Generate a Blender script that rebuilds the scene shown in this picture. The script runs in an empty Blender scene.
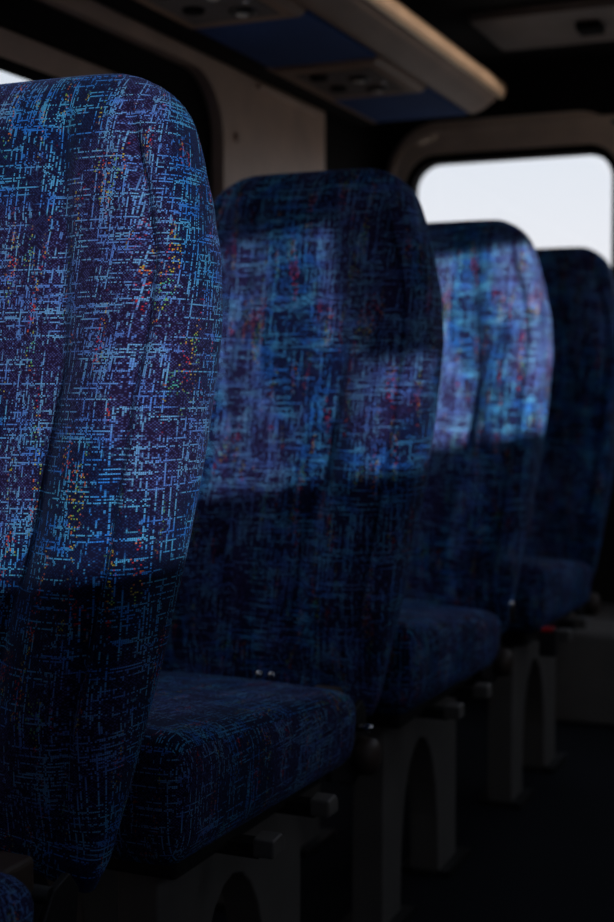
import bpy, math, random
from mathutils import Vector, Matrix
random.seed(3)
S = bpy.context.scene
COL = S.collection

# ------------------------------------------------------------------ camera
cam_d = bpy.data.cameras.new('camera')
cam = bpy.data.objects.new('camera', cam_d); COL.objects.link(cam); S.camera = cam
F_PX = 1375.0
cam_d.sensor_fit = 'VERTICAL'; cam_d.sensor_height = 36.0; cam_d.lens = F_PX/922*36
cam_d.clip_start = 0.02
vx, vy = 900.0, 390.0
yv = Vector((vx-307, 461-vy, -F_PX)).normalized()
uv_ = Vector((0, -yv.z, yv.y)).normalized()
xv = yv.cross(uv_)
cam.matrix_world = Matrix.Translation((0, 0, .88)) @ Matrix((xv, yv, uv_)).to_4x4()
cam_d.dof.use_dof = True
cam_d.dof.focus_distance = 1.33
cam_d.dof.aperture_fstop = 4.6

# ------------------------------------------------------------------ sky, sun, exposure
W = bpy.data.worlds.new('sky'); S.world = W; W.use_nodes = True
wn = W.node_tree; wn.nodes.clear()
wo = wn.nodes.new('ShaderNodeOutputWorld'); bg = wn.nodes.new('ShaderNodeBackground')
tc = wn.nodes.new('ShaderNodeTexCoord'); sx = wn.nodes.new('ShaderNodeSeparateXYZ')
rp = wn.nodes.new('ShaderNodeValToRGB')
wn.links.new(tc.outputs['Generated'], sx.inputs[0]); wn.links.new(sx.outputs['Z'], rp.inputs[0])
wn.links.new(rp.outputs[0], bg.inputs[0]); wn.links.new(bg.outputs[0], wo.inputs[0])
e = rp.color_ramp.elements
e[0].position = 0.0; e[0].color = (.36, .34, .34, 1)
e[1].position = .45; e[1].color = (.62, .70, .86, 1)
for p, c in ((.02, (.92, .87, .89, 1)), (.09, (.93, .93, .97, 1)), (.18, (.84, .88, .95, 1))):
    q = e.new(p); q.color = c
bg.inputs[1].default_value = 1.0

SUN_DIR = Vector((-.74, .67, -.11))      # travel direction of the light
sd = bpy.data.lights.new('sun', 'SUN'); sd.energy = 5.8; sd.angle = math.radians(1.0); sd.color = (1, .93, .90)
sun = bpy.data.objects.new('sun', sd); COL.objects.link(sun)
sun.rotation_euler = SUN_DIR.to_track_quat('-Z', 'Y').to_euler()
sun.location = (6, -6, 3)
S.view_settings.view_transform = 'Standard'; S.view_settings.look = 'None'
S.view_settings.gamma = 1; S.view_settings.use_curve_mapping = False
S.view_settings.exposure = 0.0

# ------------------------------------------------------------------ materials
def mat(name, col, rough=.6, metal=0, spec=.5, bump=0, bscale=200, vary=.12):
    m = bpy.data.materials.new(name); m.use_nodes = True
    nt = m.node_tree; b = nt.nodes['Principled BSDF']
    b.inputs['Roughness'].default_value = rough; b.inputs['Metallic'].default_value = metal
    b.inputs['Specular IOR Level'].default_value = spec
    t = nt.nodes.new('ShaderNodeTexCoord'); n = nt.nodes.new('ShaderNodeTexNoise')
    n.inputs['Scale'].default_value = 9; n.inputs['Detail'].default_value = 5
    nt.links.new(t.outputs['Object'], n.inputs['Vector'])
    r = nt.nodes.new('ShaderNodeValToRGB')
    r.color_ramp.elements[0].position = .3; r.color_ramp.elements[1].position = .7
    r.color_ramp.elements[0].color = (*[c*(1-vary) for c in col], 1)
    r.color_ramp.elements[1].color = (*[min(1, c*(1+vary)) for c in col], 1)
    nt.links.new(n.outputs['Fac'], r.inputs[0]); nt.links.new(r.outputs[0], b.inputs['Base Color'])
    if bump:
        n2 = nt.nodes.new('ShaderNodeTexNoise'); n2.inputs['Scale'].default_value = bscale
        nt.links.new(t.outputs['Object'], n2.inputs['Vector'])
        bp = nt.nodes.new('ShaderNodeBump'); bp.inputs['Strength'].default_value = bump
        bp.inputs['Distance'].default_value = .002
        nt.links.new(n2.outputs['Fac'], bp.inputs['Height']); nt.links.new(bp.outputs[0], b.inputs['Normal'])
    return m

M = dict(
    beige=mat('warm_beige_plastic', (.66, .465, .345), .45, bump=.12),
    cream=mat('pale_window_surround', (.90, .71, .55), .35, bump=.1),
    rackp=mat('rack_plastic', (.28, .18, .125), .5, spec=.3, bump=.1),
    tan=mat('tan_edge_trim', (.86, .55, .33), .40, .2),
    bead=mat('tan_highlight_bead', (.95, .66, .42), .38, .4),
    black=mat('black_rubber', (.008, .007, .007), .8, spec=.12),
    headliner=mat('dark_headliner', (.010, .009, .009), .95, bump=.3),
    panel=mat('grey_panel', (.23, .19, .17), .7),
    floor=mat('dark_floor_vinyl', (.008, .010, .015), .8, spec=.2, bump=.2, bscale=90),
    blue=mat('plain_blue_cloth', (.02, .07, .24), .95, bump=.4, bscale=400),
    leg=mat('grey_brown_seat_metal', (.24, .215, .19), .38, .2),
    umber=mat('brown_plastic_cover', (.09, .06, .045), .45),
    dark=mat('dark_seat_frame', (.018, .017, .017), .5),
    chrome=mat('chrome', (.75, .75, .77), .18, 1),
    red=mat('red_button', (.55, .01, .02), .4),
    lens=mat('frosted_lamp_lens', (.75, .72, .66), .15),
    wallg=mat('grey_wall_lining', (.13, .11, .10), .85),
)
def glass(name, tint):
    m = bpy.data.materials.new(name); m.use_nodes = True
    nt = m.node_tree; nt.nodes.clear()
    o = nt.nodes.new('ShaderNodeOutputMaterial'); mx = nt.nodes.new('ShaderNodeMixShader')
    t = nt.nodes.new('ShaderNodeBsdfTransparent'); g = nt.nodes.new('ShaderNodeBsdfGlossy')
    lw = nt.nodes.new('ShaderNodeLayerWeight'); lw.inputs[0].default_value = .5
    pw = nt.nodes.new('ShaderNodeMath'); pw.operation = 'POWER'; pw.inputs[1].default_value = 5.0
    nt.links.new(lw.outputs['Facing'], pw.inputs[0])
    f = nt.nodes.new('ShaderNodeMath'); f.operation = 'MULTIPLY_ADD'; f.inputs[1].default_value = .6; f.inputs[2].default_value = .03
    nt.links.new(pw.outputs[0], f.inputs[0])
    t.inputs[0].default_value = (*tint, 1); g.inputs['Roughness'].default_value = .02
    nt.links.new(f.outputs[0], mx.inputs[0]); nt.links.new(t.outputs[0], mx.inputs[1])
    nt.links.new(g.outputs[0], mx.inputs[2]); nt.links.new(mx.outputs[0], o.inputs[0])
    return m
M['glass'] = glass('clear_glass', (.97, .98, .99))
M['glass_dark'] = glass('dark_tinted_glass', (.34, .37, .43))  # tint set to hold back fill light from the front openings
M['glass_dim'] = glass('darker_side_glass', (.52, .53, .58))
M['glass_side'] = glass('tinted_side_glass', (.62, .64, .67))

def fabric():
    """woven moquette: dotted blue warp and weft dashes on navy and plum, with bright flecks"""
    m = bpy.data.materials.new('woven_moquette'); m.use_nodes = True
    nt = m.node_tree; L = nt.links; b = nt.nodes['Principled BSDF']
    def put(sock, v):
        if isinstance(v, (int, float)): sock.default_value = v
        elif isinstance(v, tuple): sock.default_value = v
        else: L.new(v, sock)
    def ma(op, a, c=0.0, d=0.0):
        n = nt.nodes.new('ShaderNodeMath'); n.operation = op
        put(n.inputs[0], a); put(n.inputs[1], c)
        if op == 'MULTIPLY_ADD': put(n.inputs[2], d)
        return n.outputs[0]
    def vec(a, c, d=0.0):
        n = nt.nodes.new('ShaderNodeCombineXYZ'); put(n.inputs[0], a); put(n.inputs[1], c); put(n.inputs[2], d)
        return n.outputs[0]
    def noise(v, detail=1.0, scale=1.0):
        n = nt.nodes.new('ShaderNodeTexNoise'); n.inputs['Scale'].default_value = scale
        n.inputs['Detail'].default_value = detail; L.new(v, n.inputs['Vector']); return n.outputs['Fac']
    def white(v):
        n = nt.nodes.new('ShaderNodeTexWhiteNoise'); n.noise_dimensions = '3D'
        L.new(v, n.inputs['Vector']); return n.outputs['Value']
    def ss(x, lo, hi):
        n = nt.nodes.new('ShaderNodeMapRange'); n.interpolation_type = 'SMOOTHSTEP'
        put(n.inputs[0], x); n.inputs[1].default_value = lo; n.inputs[2].default_value = hi
        return n.outputs[0]
    def mix(f, a, c):
        n = nt.nodes.new('ShaderNodeMix'); n.data_type = 'RGBA'
        put(n.inputs[0], f); put(n.inputs[6], a); put(n.inputs[7], c); return n.outputs[2]
    uv = nt.nodes.new('ShaderNodeUVMap'); uv.uv_map = 'UVMap'
    oi = nt.nodes.new('ShaderNodeObjectInfo')
    sp = nt.nodes.new('ShaderNodeSeparateXYZ'); L.new(uv.outputs[0], sp.inputs[0])
    off = ma('MULTIPLY', oi.outputs['Random'], 7.0)
    # tufts wander a little
    wob = ma('MULTIPLY', ma('SUBTRACT', noise(uv.outputs[0], 1, 7), .5), .0016)
    u = ma('ADD', ma('ADD', sp.outputs[0], off), wob); v = ma('ADD', sp.outputs[1], off)
    P = .00150
    iu = ma('FLOOR', ma('DIVIDE', u, P)); iv = ma('FLOOR', ma('DIVIDE', v, P))
    fu = ma('FRACT', ma('DIVIDE', u, P)); fv = ma('FRACT', ma('DIVIDE', v, P))
    # dot shape inside a cell
    du = ma('ABSOLUTE', ma('SUBTRACT', fu, .5)); dv = ma('ABSOLUTE', ma('SUBTRACT', fv, .5))
    dot = ma('SUBTRACT', 1.0, ss(ma('MAXIMUM', du, dv), .30, .52))
    def streak(a, c, la, seed, hi):
        # a runs along the streak, c counts threads across
        n1 = noise(vec(ma('MULTIPLY', a, la), ma('MULTIPLY', c, .77), seed), .5)
        big = noise(vec(ma('MULTIPLY', a, .0125), ma('MULTIPLY', c, .045), seed+9), 2.5)
        thr = ma('MULTIPLY_ADD', big, -.62, hi)
        return ss(ma('SUBTRACT', n1, thr), 0.0, .03)
    H = streak(iu, iv, .024, 1.0, .922)
    V = streak(iv, iu, .018, 5.0, .926)
    V2 = streak(iv, iu, .16, 14.0, .945)
    cell = white(vec(iu, iv, .0))
    keep = ss(cell, .26, .34)
    mask = ma('MULTIPLY', ma('MAXIMUM', ma('MAXIMUM', H, V), ma('MULTIPLY', V2, .8)), ma('MULTIPLY', keep, dot))
    # plum areas with a scatter of pale dots
    region = ss(noise(vec(ma('MULTIPLY', u, 9.0), ma('MULTIPLY', v, 5.0), 3.3), 2), .44, .60)
    chk = ma('MODULO', ma('ABSOLUTE', ma('ADD', iu, iv)), 2.0)
    sc = ma('MULTIPLY', ma('MULTIPLY', chk, ss(white(vec(iu, iv, 4.0)), .35, .5)), dot)
    base = mix(region, (.0025, .0040, .030, 1), (.012, .0055, .036, 1))
    base = mix(ma('MULTIPLY', ma('MULTIPLY', sc, region), .45), base, (.13, .12, .36, 1))
    base = mix(ma('MULTIPLY', sc, .22), base, (.02, .10, .38, 1))
    tone = noise(vec(ma('MULTIPLY', iu, .05), ma('MULTIPLY', iv, .09), 7.7), 1)
    blue = mix(ss(tone, .35, .65), (.025, .24, .84, 1), (.09, .47, .84, 1))
    blue = mix(ma('MULTIPLY', region, .22), blue, (.50, .50, .88, 1))
    colr = mix(mask, base, blue)
    # flecks, in upright clusters
    cl = ss(noise(vec(ma('MULTIPLY', iu, .085), ma('MULTIPLY', iv, .015), 21.0), 1), .55, .64)
    fk = ma('MULTIPLY', ss(white(vec(iu, iv, 8.0)), .89, .90), ma('MULTIPLY', cl, dot))
    hue = nt.nodes.new('ShaderNodeValToRGB'); hue.color_ramp.interpolation = 'CONSTANT'
    he = hue.color_ramp.elements
    he[0].position = 0; he[0].color = (.75, .03, .03, 1); he[1].position = .32; he[1].color = (.80, .17, .03, 1)
    for p_, c_ in ((.50, (.70, .55, .05, 1)), (.68, (.25, .60, .12, 1)), (.85, (.10, .60, .50, 1))):
        q = he.new(p_); q.color = c_
    hn = noise(vec(ma('MULTIPLY', iu, .09), ma('MULTIPLY', iv, .03), 31.0), 0)
    hx = ma('ADD', ma('MULTIPLY', ma('SUBTRACT', hn, .35), 1.9), ma('MULTIPLY', white(vec(iu, iv, 2.0)), .35))
    L.new(hx, hue.inputs[0])
    colr = mix(ma('MULTIPLY', fk, .85), colr, hue.outputs[0])
    L.new(colr, b.inputs['Base Color'])
    b.inputs['Roughness'].default_value = .88; b.inputs['Specular IOR Level'].default_value = .2
    b.inputs['Sheen Weight'].default_value = .12; b.inputs['Sheen Tint'].default_value = (.25, .45, 1, 1)
    bp = nt.nodes.new('ShaderNodeBump'); bp.inputs['Strength'].default_value = .35; bp.inputs['Distance'].default_value = .0006
    L.new(ma('ADD', mask, ma('MULTIPLY', dot, .4)), bp.inputs['Height']); L.new(bp.outputs[0], b.inputs['Normal'])
    return m
M['fabric'] = fabric()

# ------------------------------------------------------------------ mesh helpers
class MB:
    def __init__(s): s.v = []; s.f = []; s.uv = []; s.sm = []
    def quad_uv(s, face, uvs=None, smooth=False):
        s.f.append(face); s.uv.append(uvs); s.sm.append(smooth)
    def box(s, x0, x1, y0, y1, z0, z1):
        n = len(s.v)
        s.v += [(x, y, z) for z in (z0, z1) for y in (y0, y1) for x in (x0, x1)]
        for f in ((0, 2, 3, 1), (4, 5, 7, 6), (0, 1, 5, 4), (2, 6, 7, 3), (0, 4, 6, 2), (1, 3, 7, 5)):
            s.quad_uv([n+i for i in f])
        return s
    def prism(s, poly, axis, a, b):
        """extrude a 2D polygon along an axis from a to b; poly gives the two other coords in xyz order"""
        n = len(s.v); k = len(poly)
        for t in (a, b):
            for p, q in poly:
                s.v.append({'x': (t, p, q), 'y': (p, t, q), 'z': (p, q, t)}[axis])
        s.quad_uv([n+i for i in range(k)][::-1]); s.quad_uv([n+k+i for i in range(k)])
        for i in range(k): j = (i+1) % k; s.quad_uv([n+i, n+j, n+k+j, n+k+i])
        return s
    def tube(s, pts, r, seg=12):
        pts = [Vector(p) for p in pts]; n = len(s.v)
        for i, p in enumerate(pts):
            d = (pts[min(i+1, len(pts)-1)]-pts[max(i-1, 0)]).normalized()
            a = d.cross(Vector((0, 0, 1)) if abs(d.z) < .9 else Vector((1, 0, 0))).normalized(); c = d.cross(a)
            rr = r[i] if isinstance(r, (list, tuple)) else r
            for k in range(seg):
                t = 2*math.pi*k/seg; s.v.append(tuple(p+a*rr*math.cos(t)+c*rr*math.sin(t)))
        for i in range(len(pts)-1):
            for k in range(seg):
                l = (k+1) % seg
                s.quad_uv([n+i*seg+k, n+i*seg+l, n+(i+1)*seg+l, n+(i+1)*seg+k], None, True)
        s.quad_uv([n+k for k in range(seg)][::-1]); s.quad_uv([n+(len(pts)-1)*seg+k for k in range(seg)])
        return s
    def lathe(s, c, axis, prof, seg=24):
        """prof: (offset along axis, radius)"""
        c = Vector(c); d = Vector(axis).normalized()
        return s.tube([c+d*o for o, _ in prof], [max(r, .0002) for _, r in prof], seg) if all(
            prof[i][0] < prof[i+1][0] for i in range(len(prof)-1)) else s
    def ring(s, outer, ro, inner, ri, axis, a, b, n=10):
        """rounded rectangular frame between two rects (p0,p1,q0,q1), extruded a..b"""
        def rr(rc, r):
            p0, p1, q0, q1 = rc; out = []
            for cx, cy, st in ((p1-r, q1-r, 0), (p0+r, q1-r, 90), (p0+r, q0+r, 180), (p1-r, q0+r, 270)):
                for i in range(n+1):
                    t = math.radians(st+90*i/n); out.append((cx+r*math.cos(t), cy+r*math.sin(t)))
            return out
        O = rr(outer, ro); I = rr(inner, ri); k = len(O); m = len(s.v)
        for t in (a, b):
            for L_ in (O, I):
                for p, q in L_: s.v.append({'x': (t, p, q), 'y': (p, t, q)}[axis])
        for i in range(k):
            j = (i+1) % k
            s.quad_uv([m+i, m+j, m+k+j, m+k+i]); s.quad_uv([m+2*k+i, m+3*k+i, m+3*k+j, m+2*k+j])
            s.quad_uv([m+i, m+2*k+i, m+2*k+j, m+j]); s.quad_uv([m+k+i, m+k+j, m+3*k+j, m+3*k+i])
        return s
    def build(s, name, m, parent=None, bevel=0, loc=(0, 0, 0)):
        me = bpy.data.meshes.new(name); me.from_pydata(s.v, [], s.f)
        ul = me.uv_layers.new(name='UVMap')
        for p, uvs, sm in zip(me.polygons, s.uv, s.sm):
            p.use_smooth = sm
            if uvs:
                for li, c in zip(p.loop_indices, uvs): ul.data[li].uv = c
        me.materials.append(m); me.update()
        import bmesh
        bm = bmesh.new(); bm.from_mesh(me); bmesh.ops.recalc_face_normals(bm, faces=bm.faces); bm.to_mesh(me); bm.free()
        o = bpy.data.objects.new(name, me); COL.objects.link(o); o.location = loc
        if parent: o.parent = parent
        if bevel:
            md = o.modifiers.new('bevel', 'BEVEL'); md.width = bevel; md.segments = 3; md.limit_method = 'ANGLE'
            md.angle_limit = math.radians(40)
        return o

def empty(name, loc=(0, 0, 0)):
    o = bpy.data.objects.new(name, None); COL.objects.link(o); o.location = loc; o.empty_display_size = .1; return o
def tag(o, label, cat, group=None):
    o['label'] = label; o['category'] = cat
    if group: o['group'] = group
    return o
def struct(o): o['kind'] = 'structure'; return o

# ------------------------------------------------------------------ the setting
XL, XR, YF, YB, ZF, ZC = -1.40, .62, -1.45, 3.85, .04, 1.80
struct(MB().box(XL-.15, XR+.1, YF-.05, YB+.15, ZF-.05, ZF).build('floor', M['floor']))
HX0, HX1, HY0, HY1 = -.13, .075, 1.15, 2.655          # unseen roof slot, added so sun strikes the rack's edge trim
c_ = MB().box(XL-.15, HX0, YF-.05, YB+.15, ZC, ZC+.006).box(HX1, XR+.1, YF-.05, YB+.15, ZC, ZC+.006)
c_.box(HX0, HX1, YF-.05, HY0, ZC, ZC+.006).box(HX0, HX1, HY1, YB+.15, ZC, ZC+.006)
struct(c_.build('ceiling', M['headliner']))
struct(MB().box(HX0-.01, HX1+.01, HY0-.01, HY1+.01, ZC+.008, ZC+.011).build('window_8', M['glass']))  # pane of the added sun slot
# wall with rectangular holes: bands and piers in (y,z)
def holed_wall(name, x0, x1, ya, yb, za, zb, holes, m, axis='x'):
    """holes: list of (y0,y1,z0,z1), sorted, same object; fills the rest column by column"""
    w = MB(); cur = ya
    def add(a, b, c, d):
        if b > a and d > c:
            if axis == 'x': w.box(x0, x1, a, b, c, d)
            else: w.box(a, b, x0, x1, c, d)
    for (a, b, c, d) in holes:
        add(cur, a, za, zb); add(a, b, za, c); add(a, b, d, zb); cur = b
    add(cur, yb, za, zb)
    return struct(w.build(name, m))
def corner_fill(w, axis, t0, t1, rc, r, n=8):
    """solid fillets turning a square hole into a rounded one"""
    p0, p1, q0, q1 = rc
    for px, qx, sp, sq in ((p0, q0, 1, 1), (p1, q0, -1, 1), (p1, q1, -1, -1), (p0, q1, 1, -1)):
        cx, cy = px+sp*r, qx+sq*r
        poly = [(px, qx)]
        for i in range(n+1):
            t = math.radians(90*i/n)
            poly.append((cx-sp*r*math.cos(t), cy-sq*r*math.sin(t)))
        w.prism(poly, axis, t0, t1)
# left side wall: inner lining with a rounded opening, then the set-back window
holed_wall('wall_left', XL-.03, XL, YF, 3.37, ZF, ZC, [(.55, 2.78, .78, 1.575)], M['beige'])
w = MB(); corner_fill(w, 'x', XL-.03, XL, (.55, 2.78, .78, 1.575), .14)
struct(w.build('trim_1', M['beige']))
w = MB().ring((.53, 2.80, .76, 1.595), .15, (.60, 2.66, .84, 1.515), .13, 'x', XL-.06, XL-.031)
struct(w.build('trim_2', M['black']))
w = MB().ring((.55, 2.75, .80, 1.58), .13, (.70, 2.42, .92, 1.462), .12, 'x', XL-.09, XL-.061)
wf = struct(w.build('window_1', M['beige']))
MB().box(XL-.085, XL-.08, .6, 2.5, .85, 1.515).build('pane', M['glass'], wf)
MB().ring((.68, 2.44, .90, 1.462), .125, (.705, 2.415, .925, 1.440), .118, 'x', XL-.062, XL-.055).build('window_seal', M['black'], wf)
struct(MB().box(XL-.15, XL-.10, YF, YB, ZF, .80).build('trim_8', M['black']))
struct(MB().box(XL-.15, XL-.09, YF, .72, .8, ZC).box(XL-.15, XL-.09, 2.40, YB, .8, ZC).box(XL-.15, XL-.09, .72, 2.40, 1.5, ZC).build('trim_9', M['black']))
# dark recessed panel near the back corner
struct(MB().box(XL-.05, XL-.02, 3.37, YB, ZF, ZC).build('trim_3', M['black']))
# rail line where lining meets rack
struct(MB().box(XL, XL+.012, 2.95, 3.30, 1.585, 1.597).build('trim_4', M['beige'], bevel=.004))

# back wall with the rear windows
RW = (-1.315, -.737, .95, 1.535)
holed_wall('wall_back', YB, YB+.05, XL-.15, XR+.1, ZF, ZC, [(-1.335, -.717, .93, 1.555), (-.64, -.02, .93, 1.555)], M['headliner'], 'y')
for k, (a, b) in enumerate(((-1.315, -.737), (-.62, -.04))):
    fr = MB().ring((a-.022, b+.022, .928, 1.557), .085, (a, b, .95, 1.535), .075, 'y', YB-.022, YB+.03)
    wd = struct(fr.build('window_%d' % (2+k), M['black']))
    MB().box(a-.01, b+.01, YB+.02, YB+.025, .94, 1.545).build('pane', M['glass'], wd)
# moulded beige surround
w = MB().ring((-1.392, -.04+.06, .84, 1.655), .17, (-1.34, -.715, .925, 1.56), .10, 'y', YB-.030, YB-.001)
w = MB()
w.ring((-1.392, -.68, .86, 1.650), .16, (-1.338, -.714, .927, 1.558), .095, 'y', YB-.030, YB-.001)
w.box(-.684, XR, YB-.03, YB-.001, 1.565, 1.65)
struct(w.build('trim_5', M['cream']))
w = MB(); w.tube([(-1.373, YB-.03, 1.42)]+[(-1.373+.125*(1-math.cos(math.radians(t))), YB-.03, 1.50+.125*math.sin(math.radians(t))) for t in range(0, 91, 10)]+[(XR, YB-.03, 1.625)], .0075, 10)
struct(w.build('trim_6', M['cream']))
# front end; unseen windscreen slot, shaped and tinted for its fill light
holed_wall('wall_front', YF-.05, YF, XL-.15, XR+.1, ZF, ZC, [(-1.30, .55, 1.30, 1.70)], M['headliner'], 'y')
w = MB().ring((-1.32, .57, 1.28, 1.72), .08, (-1.30, .55, 1.30, 1.70), .06, 'y', YF-.03, YF+.012)
wd = struct(w.build('window_9', M['black']))
MB().box(-1.31, .56, YF-.03, YF-.025, 1.29, 1.71).build('pane', M['glass_dark'], wd)
# right side wall; unseen windows, sized and tinted to shape the light
RH = [(-1.35, -.46, .50, 1.56), (-.40, .20, .905, 1.56), (.30, .80, .955, 1.335), (1.10, 1.66, .985, 1.355), (2.62, 3.76, .98, 1.60)]  # first and last openings added as fill light for the interior
holed_wall('wall_right', XR, XR+.04, YF, YB, ZF, ZC, RH, M['wallg'])
for k, h in enumerate(RH):
    w = MB().ring((h[0]-.02, h[1]+.02, h[2]-.02, h[3]+.02), .06, (h[0], h[1], h[2], h[3]), .05, 'x', XR-.012, XR+.02)
    wd = struct(w.build('window_%d' % (4+k), M['black']))
    MB().box(XR+.015, XR+.02, h[0]-.01, h[1]+.01, h[2]-.01, h[3]+.01).build('pane', M[('glass_dark', 'glass_side', 'glass_dim', 'glass', 'glass')[k]], wd)
# unseen panel added to cast shade on the second seat's upper side
struct(MB().box(XR-.03, XR-.013, .645, .84, 1.11, 1.40).build('shadow_panel', M['wallg'], bevel=.004))

# ceiling hatch panel
t = tag(MB().box(-.985, .15, 3.275, 3.60, 1.775, 1.799).build('ceiling_panel', M['panel'], bevel=.004),
        'flat brownish panel on the dark ceiling above the rear window', 'ceiling panel')
MB().box(-.745, -.685, 3.38, 3.45, 1.755, 1.776).build('latch', M['black'], t, bevel=.003)
# grey storage step at the back
t = tag(MB().prism([(3.42, ZF), (3.80, ZF), (3.80, .29), (3.50, .29), (3.46, .26)], 'x', -.83, .0).build('storage_step', M['leg'], bevel=.01),
        'dim grey floor box behind the rearmost seat', 'box')

# ------------------------------------------------------------------ luggage rack
def rack():
    r = empty('luggage_rack', (-1.2, 2.2, 1.61))
    o = Vector((-1.2, 2.2, 1.61))
    def pl(m, name, ma, par=r, bevel=0):
        ob = m.build(name, ma, None, bevel)
        ob.location = (-o.x, -o.y, -o.z) if par is r else (0, 0, 0)
        ob.parent = par
        return ob
    Y0, Y1 = .30, 3.55
    # shelf with fascia: cross-section in x,z
    pl(MB().prism([(-1.39, 1.612), (-1.055, 1.612), (-1.05, 1.622), (-1.05, 1.64), (-1.39, 1.64)], 'y', Y0, Y1), 'shelf', M['rackp'])
    fas = [(-1.062, 1.611)]
    for i in range(9):
        t_ = i/8; fas.append((-1.052+.076*t_, 1.609+.046*t_**1.25-.004*math.sin(math.pi*t_)))
    fas += [(-.985, 1.668), (-1.05, 1.640)]
    pl(MB().prism(fas, 'y', Y0, Y1+.004), 'fascia', M['rackp'], bevel=.004)
    pr = [(-.984, 1.650), (-.977, 1.648), (-.969, 1.651), (-.964, 1.659), (-.964, 1.672), (-.968, 1.682), (-.978, 1.686), (-.988, 1.682), (-.990, 1.668)]
    pl(MB().prism(pr, 'y', Y0, Y1+.010), 'edge_trim', M['tan'], bevel=.002)
    pl(MB().tube([(-.977, Y0, 1.6505), (-.977, 2.0, 1.6505), (-.977, Y1+.010, 1.6505)], .0065, 24), 'highlight_bead', M['bead'])  # tube added to catch a bright reflected line along the edge
    pl(MB().prism([(-1.392, 1.604), (-1.378, 1.600), (-1.34, 1.602), (-1.332, 1.606), (-1.332, 1.614), (-1.392, 1.614)], 'y', Y0, Y1), 'wall_rail', M['black'])
    pl(MB().prism([(-1.334, 1.606), (-1.328, 1.6035), (-1.318, 1.606), (-1.318, 1.614), (-1.334, 1.614)], 'y', 2.86, Y1), 'rail_edge', M['rackp'])
    for (a, b) in ((.42, 1.38), (1.74, 2.12), (2.47, 2.85), (3.20, 3.535)):
        pl(MB().box(-1.318, -1.062, a, b, 1.603, 1.613), 'cloth_panel', M['blue'], bevel=.003)
    for y0 in (1.40, 2.13, 2.86):
        y1 = y0+.335
        c = pl(MB().prism([(-1.32, 1.604), (-1.31, 1.597), (-1.075, 1.597), (-1.064, 1.604), (-1.062, 1.613), (-1.32, 1.613)], 'y', y0, y1), 'service_console', M['rackp'], bevel=.004)
        def sub(m, nm, ma_):
            ob = m.build(nm, ma_, None); ob.parent = c; return ob
        sub(MB().box(-1.285, -1.10, y0+.05, y1-.04, 1.595, 1.5975), 'console_insert', M['wallg'])
        ym = (y0+y1)/2
        for yy, xx in ((ym-.045, -1.155), (ym+.075, -1.155)):
            sub(MB().tube([(xx, yy, 1.597), (xx, yy, 1.589), (xx, yy, 1.587)], [.027, .025, .018], 24), 'reading_lamp', M['dark'])
            sub(MB().tube([(xx, yy, 1.588), (xx, yy, 1.584), (xx, yy, 1.5835)], [.013, .010, .003], 16), 'lamp_lens', M['lens'])
        for yy, xx in ((ym-.09, -1.235), (ym+.03, -1.235)):
            sub(MB().tube([(xx, yy, 1.597), (xx, yy, 1.588), (xx, yy, 1.586)], [.022, .020, .012], 20), 'air_nozzle', M['black'])
        sub(MB().tube([(-1.12, ym+.02, 1.597), (-1.12, ym+.02, 1.592), (-1.12, ym+.02, 1.5915)], [.007, .006, .002], 12), 'button', M['chrome'])
    tag(r, 'long overhead luggage rack with tan lit edge, blue cloth underside and lamps', 'luggage rack')
rack()
# small screw cap on the window pillar
tag(MB().lathe((XL, 2.845, 1.455), (1, 0, 0), [(0, .012), (.006, .011), (.009, .006)]).build('screw_cap', M['beige']),
    'small round pale cap on the pillar beside the side window', 'screw cap')

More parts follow.
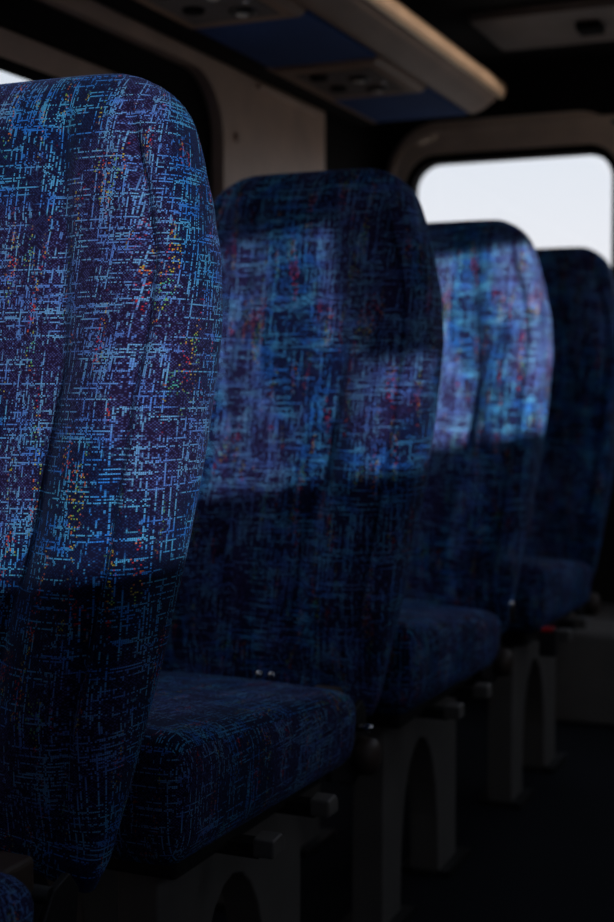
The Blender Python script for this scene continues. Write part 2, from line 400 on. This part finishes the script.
# ------------------------------------------------------------------ seats
def interp(tab, x):
    if x <= tab[0][0]: return tab[0][1]
    for (a, p), (b, q) in zip(tab, tab[1:]):
        if x <= b:
            t = (x-a)/(b-a); t = t*t*(3-2*t)*.3+t*.7
            return p+(q-p)*t
    return tab[-1][1]
HW = [(.0, .165), (.03, .173), (.12, .184), (.22, .196), (.32, .206), (.42, .213), (.52, .216), (.585, .209), (.64, .196), (.69, .181), (.73, .168), (.782, .156)]
TH = [(.0, .045), (.02, .065), (.08, .085), (.20, .105), (.40, .125), (.50, .130), (.62, .130), (.70, .124), (.782, .115)]
GR_X = [(.0, .045), (.22, .060), (.34, .080), (.48, .092), (.60, .078), (.70, .064), (.782, .062)]
SLOPE = .25
def backrest_mesh():
    """local: x across, y forward negative, z up from the back's lower edge; leans back along SLOPE"""
    mb = MB(); NZ = 84; NA = 168; H = .782; RC = .065
    rows = []; vv = 0; prev = None
    for r in range(NZ+1):
        s = r/NZ
        z = H*(1-(1-s)**1.35*1.0) if s > .0 else 0
        z = H*s if s < .7 else H*(.7+.3*math.sin((s-.7)/.3*math.pi/2)) if False else H*s
        if s > .9: z = H*(.9+.1*math.sin((s-.9)/.1*math.pi/2))
        w = interp(HW, z); T = interp(TH, z)
        if z > H-RC:
            k_ = math.sqrt(max(0, 1-((z-H+RC)/RC)**2)); w -= RC*(1-k_); T = T*(.22+.78*k_**.8)
        # dense loop
        n = 4.4; D = []
        for k in range(1200):
            t = 2*math.pi*k/1200 + math.pi/2     # start at the rear middle
            c, q = math.cos(t), math.sin(t)
            x = w*math.copysign(abs(c)**(2/n), c); y = T/2*math.copysign(abs(q)**(2/3.4), q)
            D.append([x, y])
        U = [0]
        for k in range(1200):
            a, b = D[k], D[(k+1) % 1200]; U.append(U[-1]+math.hypot(a[0]-b[0], a[1]-b[1]))
        fade = max(0, min(1, (z-.04)/.12))*max(0, min(1, (.765-z)/.06))
        low = max(0, min(1, (.60-z)/.15))
        gx = interp(GR_X, z)
        for p in D:
            if p[1] < 0:
                ax = abs(p[0]); fr = min(1, -p[1]/(T/2)*1.3)
                g = math.exp(-((ax-gx)/.011)**2)*.007 + math.exp(-((ax-w+.034)/.007)**2)*.013
                bol = 1/(1+math.exp(-(ax-gx-.019)/.014))*(.030*low+.008)
                crown = .007*max(0, 1-(p[0]/gx)**2)
                p[1] += fr*fade*(g-bol-crown)
                # sewn line across below the head area
                p[1] += fr*fade*.004*math.exp(-((z-.62)/.006)**2)*(ax < gx)
        # resample by arc length
        L = [0]
        for k in range(1200):
            a, b = D[k], D[(k+1) % 1200]; L.append(L[-1]+math.hypot(a[0]-b[0], a[1]-b[1]))
        row = []; k = 0
        for i in range(NA):
            tgt = L[-1]*i/NA
            while L[k+1] < tgt: k += 1
            f = (tgt-L[k])/max(1e-9, L[k+1]-L[k]); a, b = D[k % 1200], D[(k+1) % 1200]
            row.append((a[0]+(b[0]-a[0])*f, a[1]+(b[1]-a[1])*f, U[k]+(U[k+1]-U[k])*f-U[600]))
        curve = -.020*math.sin(math.pi*min(1, z/.45))*0
        rows.append((z, row))
    for z, row in rows:
        for x, y, _ in row:
            yy = y+.34*z-.13*z*z-.008; zz = z-.0*y
            # the lower edge sags towards the middle sides
            edge = max(0, 1-z/.10)
            zz += edge*.036*(1-(abs(x)/.17)**2)
            mb.v.append((x, yy, zz))
    H_ = rows
    dv = [z*math.sqrt(1+SLOPE**2) for z, _ in rows]
    for r in range(NZ):
        for i in range(NA):
            j = (i+1) % NA
            u0 = rows[r][1][i][2]; u1 = rows[r][1][j][2] if j else -rows[r][1][0][2]
            t0 = rows[r+1][1][i][2]; t1 = rows[r+1][1][j][2] if j else -rows[r+1][1][0][2]
            mb.quad_uv([r*NA+i, r*NA+j, (r+1)*NA+j, (r+1)*NA+i], [(u0, dv[r]), (u1, dv[r]), (t1, dv[r+1]), (t0, dv[r+1])], True)
    mb.quad_uv([i for i in range(NA)][::-1], [(mb.v[i][0], mb.v[i][1]) for i in range(NA)][::-1], True)
    b = NZ*NA
    mb.quad_uv([b+i for i in range(NA)], [(mb.v[b+i][0], dv[-1]+mb.v[b+i][1]-.17) for i in range(NA)], True)
    return mb
def rounded_box(x0, x1, y0, y1, z0, z1, r, warp=None, n=22):
    mb = MB(); c = Vector(((x0+x1)/2, (y0+y1)/2, (z0+z1)/2)); h = Vector(((x1-x0)/2, (y1-y0)/2, (z1-z0)/2))
    def P(p):
        q = Vector([max(-h[i]+r, min(h[i]-r, p[i]*h[i])) for i in range(3)])
        d = Vector([p[i]*h[i]-q[i] for i in range(3)])
        if d.length > 1e-9: d = d.normalized()*r
        v = c+q+d
        return warp(v) if warp else v
    ts = []
    for i in range(n+1):
        t = -1+2*i/n; ts.append(math.copysign(1-(1-abs(t))**1.6, t))
    for ax in range(3):
        for sg in (-1, 1):
            a, b = [(1, 2), (0, 2), (0, 1)][ax]; base = len(mb.v); uvs = []
            for s in ts:
                for t in ts:
                    p = [0, 0, 0]; p[ax] = sg; p[a] = s; p[b] = t
                    v = P(p); mb.v.append(tuple(v)); uvs.append((v[a]+ax*.37, v[b]+sg*.31))
            for i in range(n):
                for j in range(n):
                    f = [base+i*(n+1)+j, base+(i+1)*(n+1)+j, base+(i+1)*(n+1)+j+1, base+i*(n+1)+j+1]
                    mb.quad_uv(f, [uvs[k-base] for k in f], True)
    return mb
def copy_tree(o, parent=None):
    c = o.copy(); COL.objects.link(c); c.parent = parent
    for ch in list(o.children): copy_tree(ch, c)
    return c
def weld(o):
    import bmesh
    bm = bmesh.new(); bm.from_mesh(o.data); bmesh.ops.remove_doubles(bm, verts=bm.verts, dist=1e-5)
    bmesh.ops.recalc_face_normals(bm, faces=bm.faces); bm.to_mesh(o.data); bm.free(); return o

def make_seat():
    # local origin: seat centre on the floor under the back's lower edge (x=0,y=0)
    s = empty('passenger_seat')
    zb = .385                                             # back's lower edge above the floor
    weld(backrest_mesh().build('backrest', M['fabric'], s, loc=(0, .029, zb)))
    def wp(v):
        t = (v.y+.57)/.48                                 # 0 front, 1 rear
        k = (v.z-.35)/.11
        v.z += (1-t)*.055*k + .010*k*math.cos(v.x/.21*1.5)
        v.z += .012*(1-t)*(1-k)
        v.x *= 1-.05*(1-k)
        return v
    weld(rounded_box(-.202, .202, -.59, -.098, .350, .446, .030, wp).build('seat_cushion', M['fabric'], s))
    MB().box(-.150, .150, -.515, -.12, .328, .353).build('seat_frame', M['dark'], s, bevel=.006)
    # bars whose ends show below the cushion edge
    for y in (-.383, -.223):
        b = MB().box(-.19, .188, y-.013, y+.013, .320, .336).build('cross_bar', M['dark'], s)
        MB().prism([(y-.016, .322), (y+.016, .322), (y+.016, .338), (y+.008, .346), (y-.016, .343)], 'x', .182, .208).build('bar_end', M['leg'], b, bevel=.003)
    # pressed steel legs with an arched cut-out, y-z outline
    for x in (.065, -.20):
        poly = [(-.492, 0), (-.492, .322), (-.484, .328), (-.12, .328), (-.11, .320), (-.11, 0), (-.215, 0)]
        arch = []
        for i in range(13):
            t = math.pi*i/12; arch.append((-.310+.095*math.cos(t), .03+.235*math.sin(t)**.8))
        poly = poly + arch[0:] + [(-.405, 0)]
        MB().prism(poly, 'x', x, x+.050).build('leg', M['leg'], s, bevel=.003)
        
    for x in (.090, -.175):
        MB().box(x-.045, x+.045, -.50, -.385, 0, .012).build('foot_plate', M['dark'], s); MB().box(x-.045, x+.045, -.215, -.08, 0, .012).build('foot_plate', M['dark'], s)
    # recliner on the aisle side and the other side
    for sg in (1, -1):
        a = MB().prism([(-.135, .335), (-.05, .31), (-.015, .325), (-.005, .40), (-.02, .418), (-.045, .41), (-.065, .38), (-.135, .372)], 'x', sg*.160, sg*.168).build('recliner_bracket', M['dark'], s, bevel=.002)
        MB().lathe((sg*.168, -.036, .345), (sg, 0, 0), [(0, .026), (.020, .025), (.026, .020), (.028, .006)]).build('pivot_cover', M['umber'], a)
    h = MB().tube([(-.16, -.045, .405), (.165, -.045, .405)], .008, 10).build('hinge_tube', M['dark'], s)
    MB().box(.110, .150, -.092, -.045, .385, .440).build('hinge_plate', M['umber'], s, bevel=.006)
    return s
def hinge_bolts(s):
    MB().lathe((.168, -.045, .386), (1, 0, 0), [(0, .006), (.020, .006), (.024, .003)], 10).build('bolt', M['chrome'], s)
    for x in (.026, .045):
        MB().lathe((x, -.058, .449), (1, 0, 0), [(0, .005), (.006, .006), (.009, .004)], 12).build('hinge_bolt', M['chrome'], s)
    return s
SEATS = [(1.030, 'large woven blue and purple seat with full patterned back, nearest the viewer'),
         (1.750, 'woven blue seat with squarish light patch, second from the front, its cushion fully visible'),
         (2.445, 'woven blue seat, third in the row, with a sunlit outer side edge'),
         (3.16, 'almost black shadowed seat, last in the row, standing against the bright rear window')]
proto = make_seat()
GR = 'row of patterned passenger seats along the aisle'
for i, (y, lab) in enumerate(SEATS):
    s = proto if i == 0 else copy_tree(proto)
    s.location = (-.830+(.014 if i == 3 else 0), y, ZF); s.scale = (1, 1, (.995, 1.004, 1.006, 1.018)[i]); tag(s, lab, 'seat', GR)
    if i in (1,): hinge_bolts(s)
    if i == 2:
        bk = MB().tube([(.195, -.03, .418), (.195, -.032, .424), (.195, -.038, .452), (.195, -.04, .458)], [.003, .0055, .0055, .002], 12).build('belt_anchor', M['chrome'], s)
        q = MB().prism([(-.012, .345), (.012, .345), (.012, .395), (-.012, .395)], 'x', .205, .235).build('belt_buckle', M['dark'], s, bevel=.003)
        MB().box(.209, .231, -.0145, .008, .391, .398).build('release_button', M['red'], q)
        q.location = (.02, .06, 0)
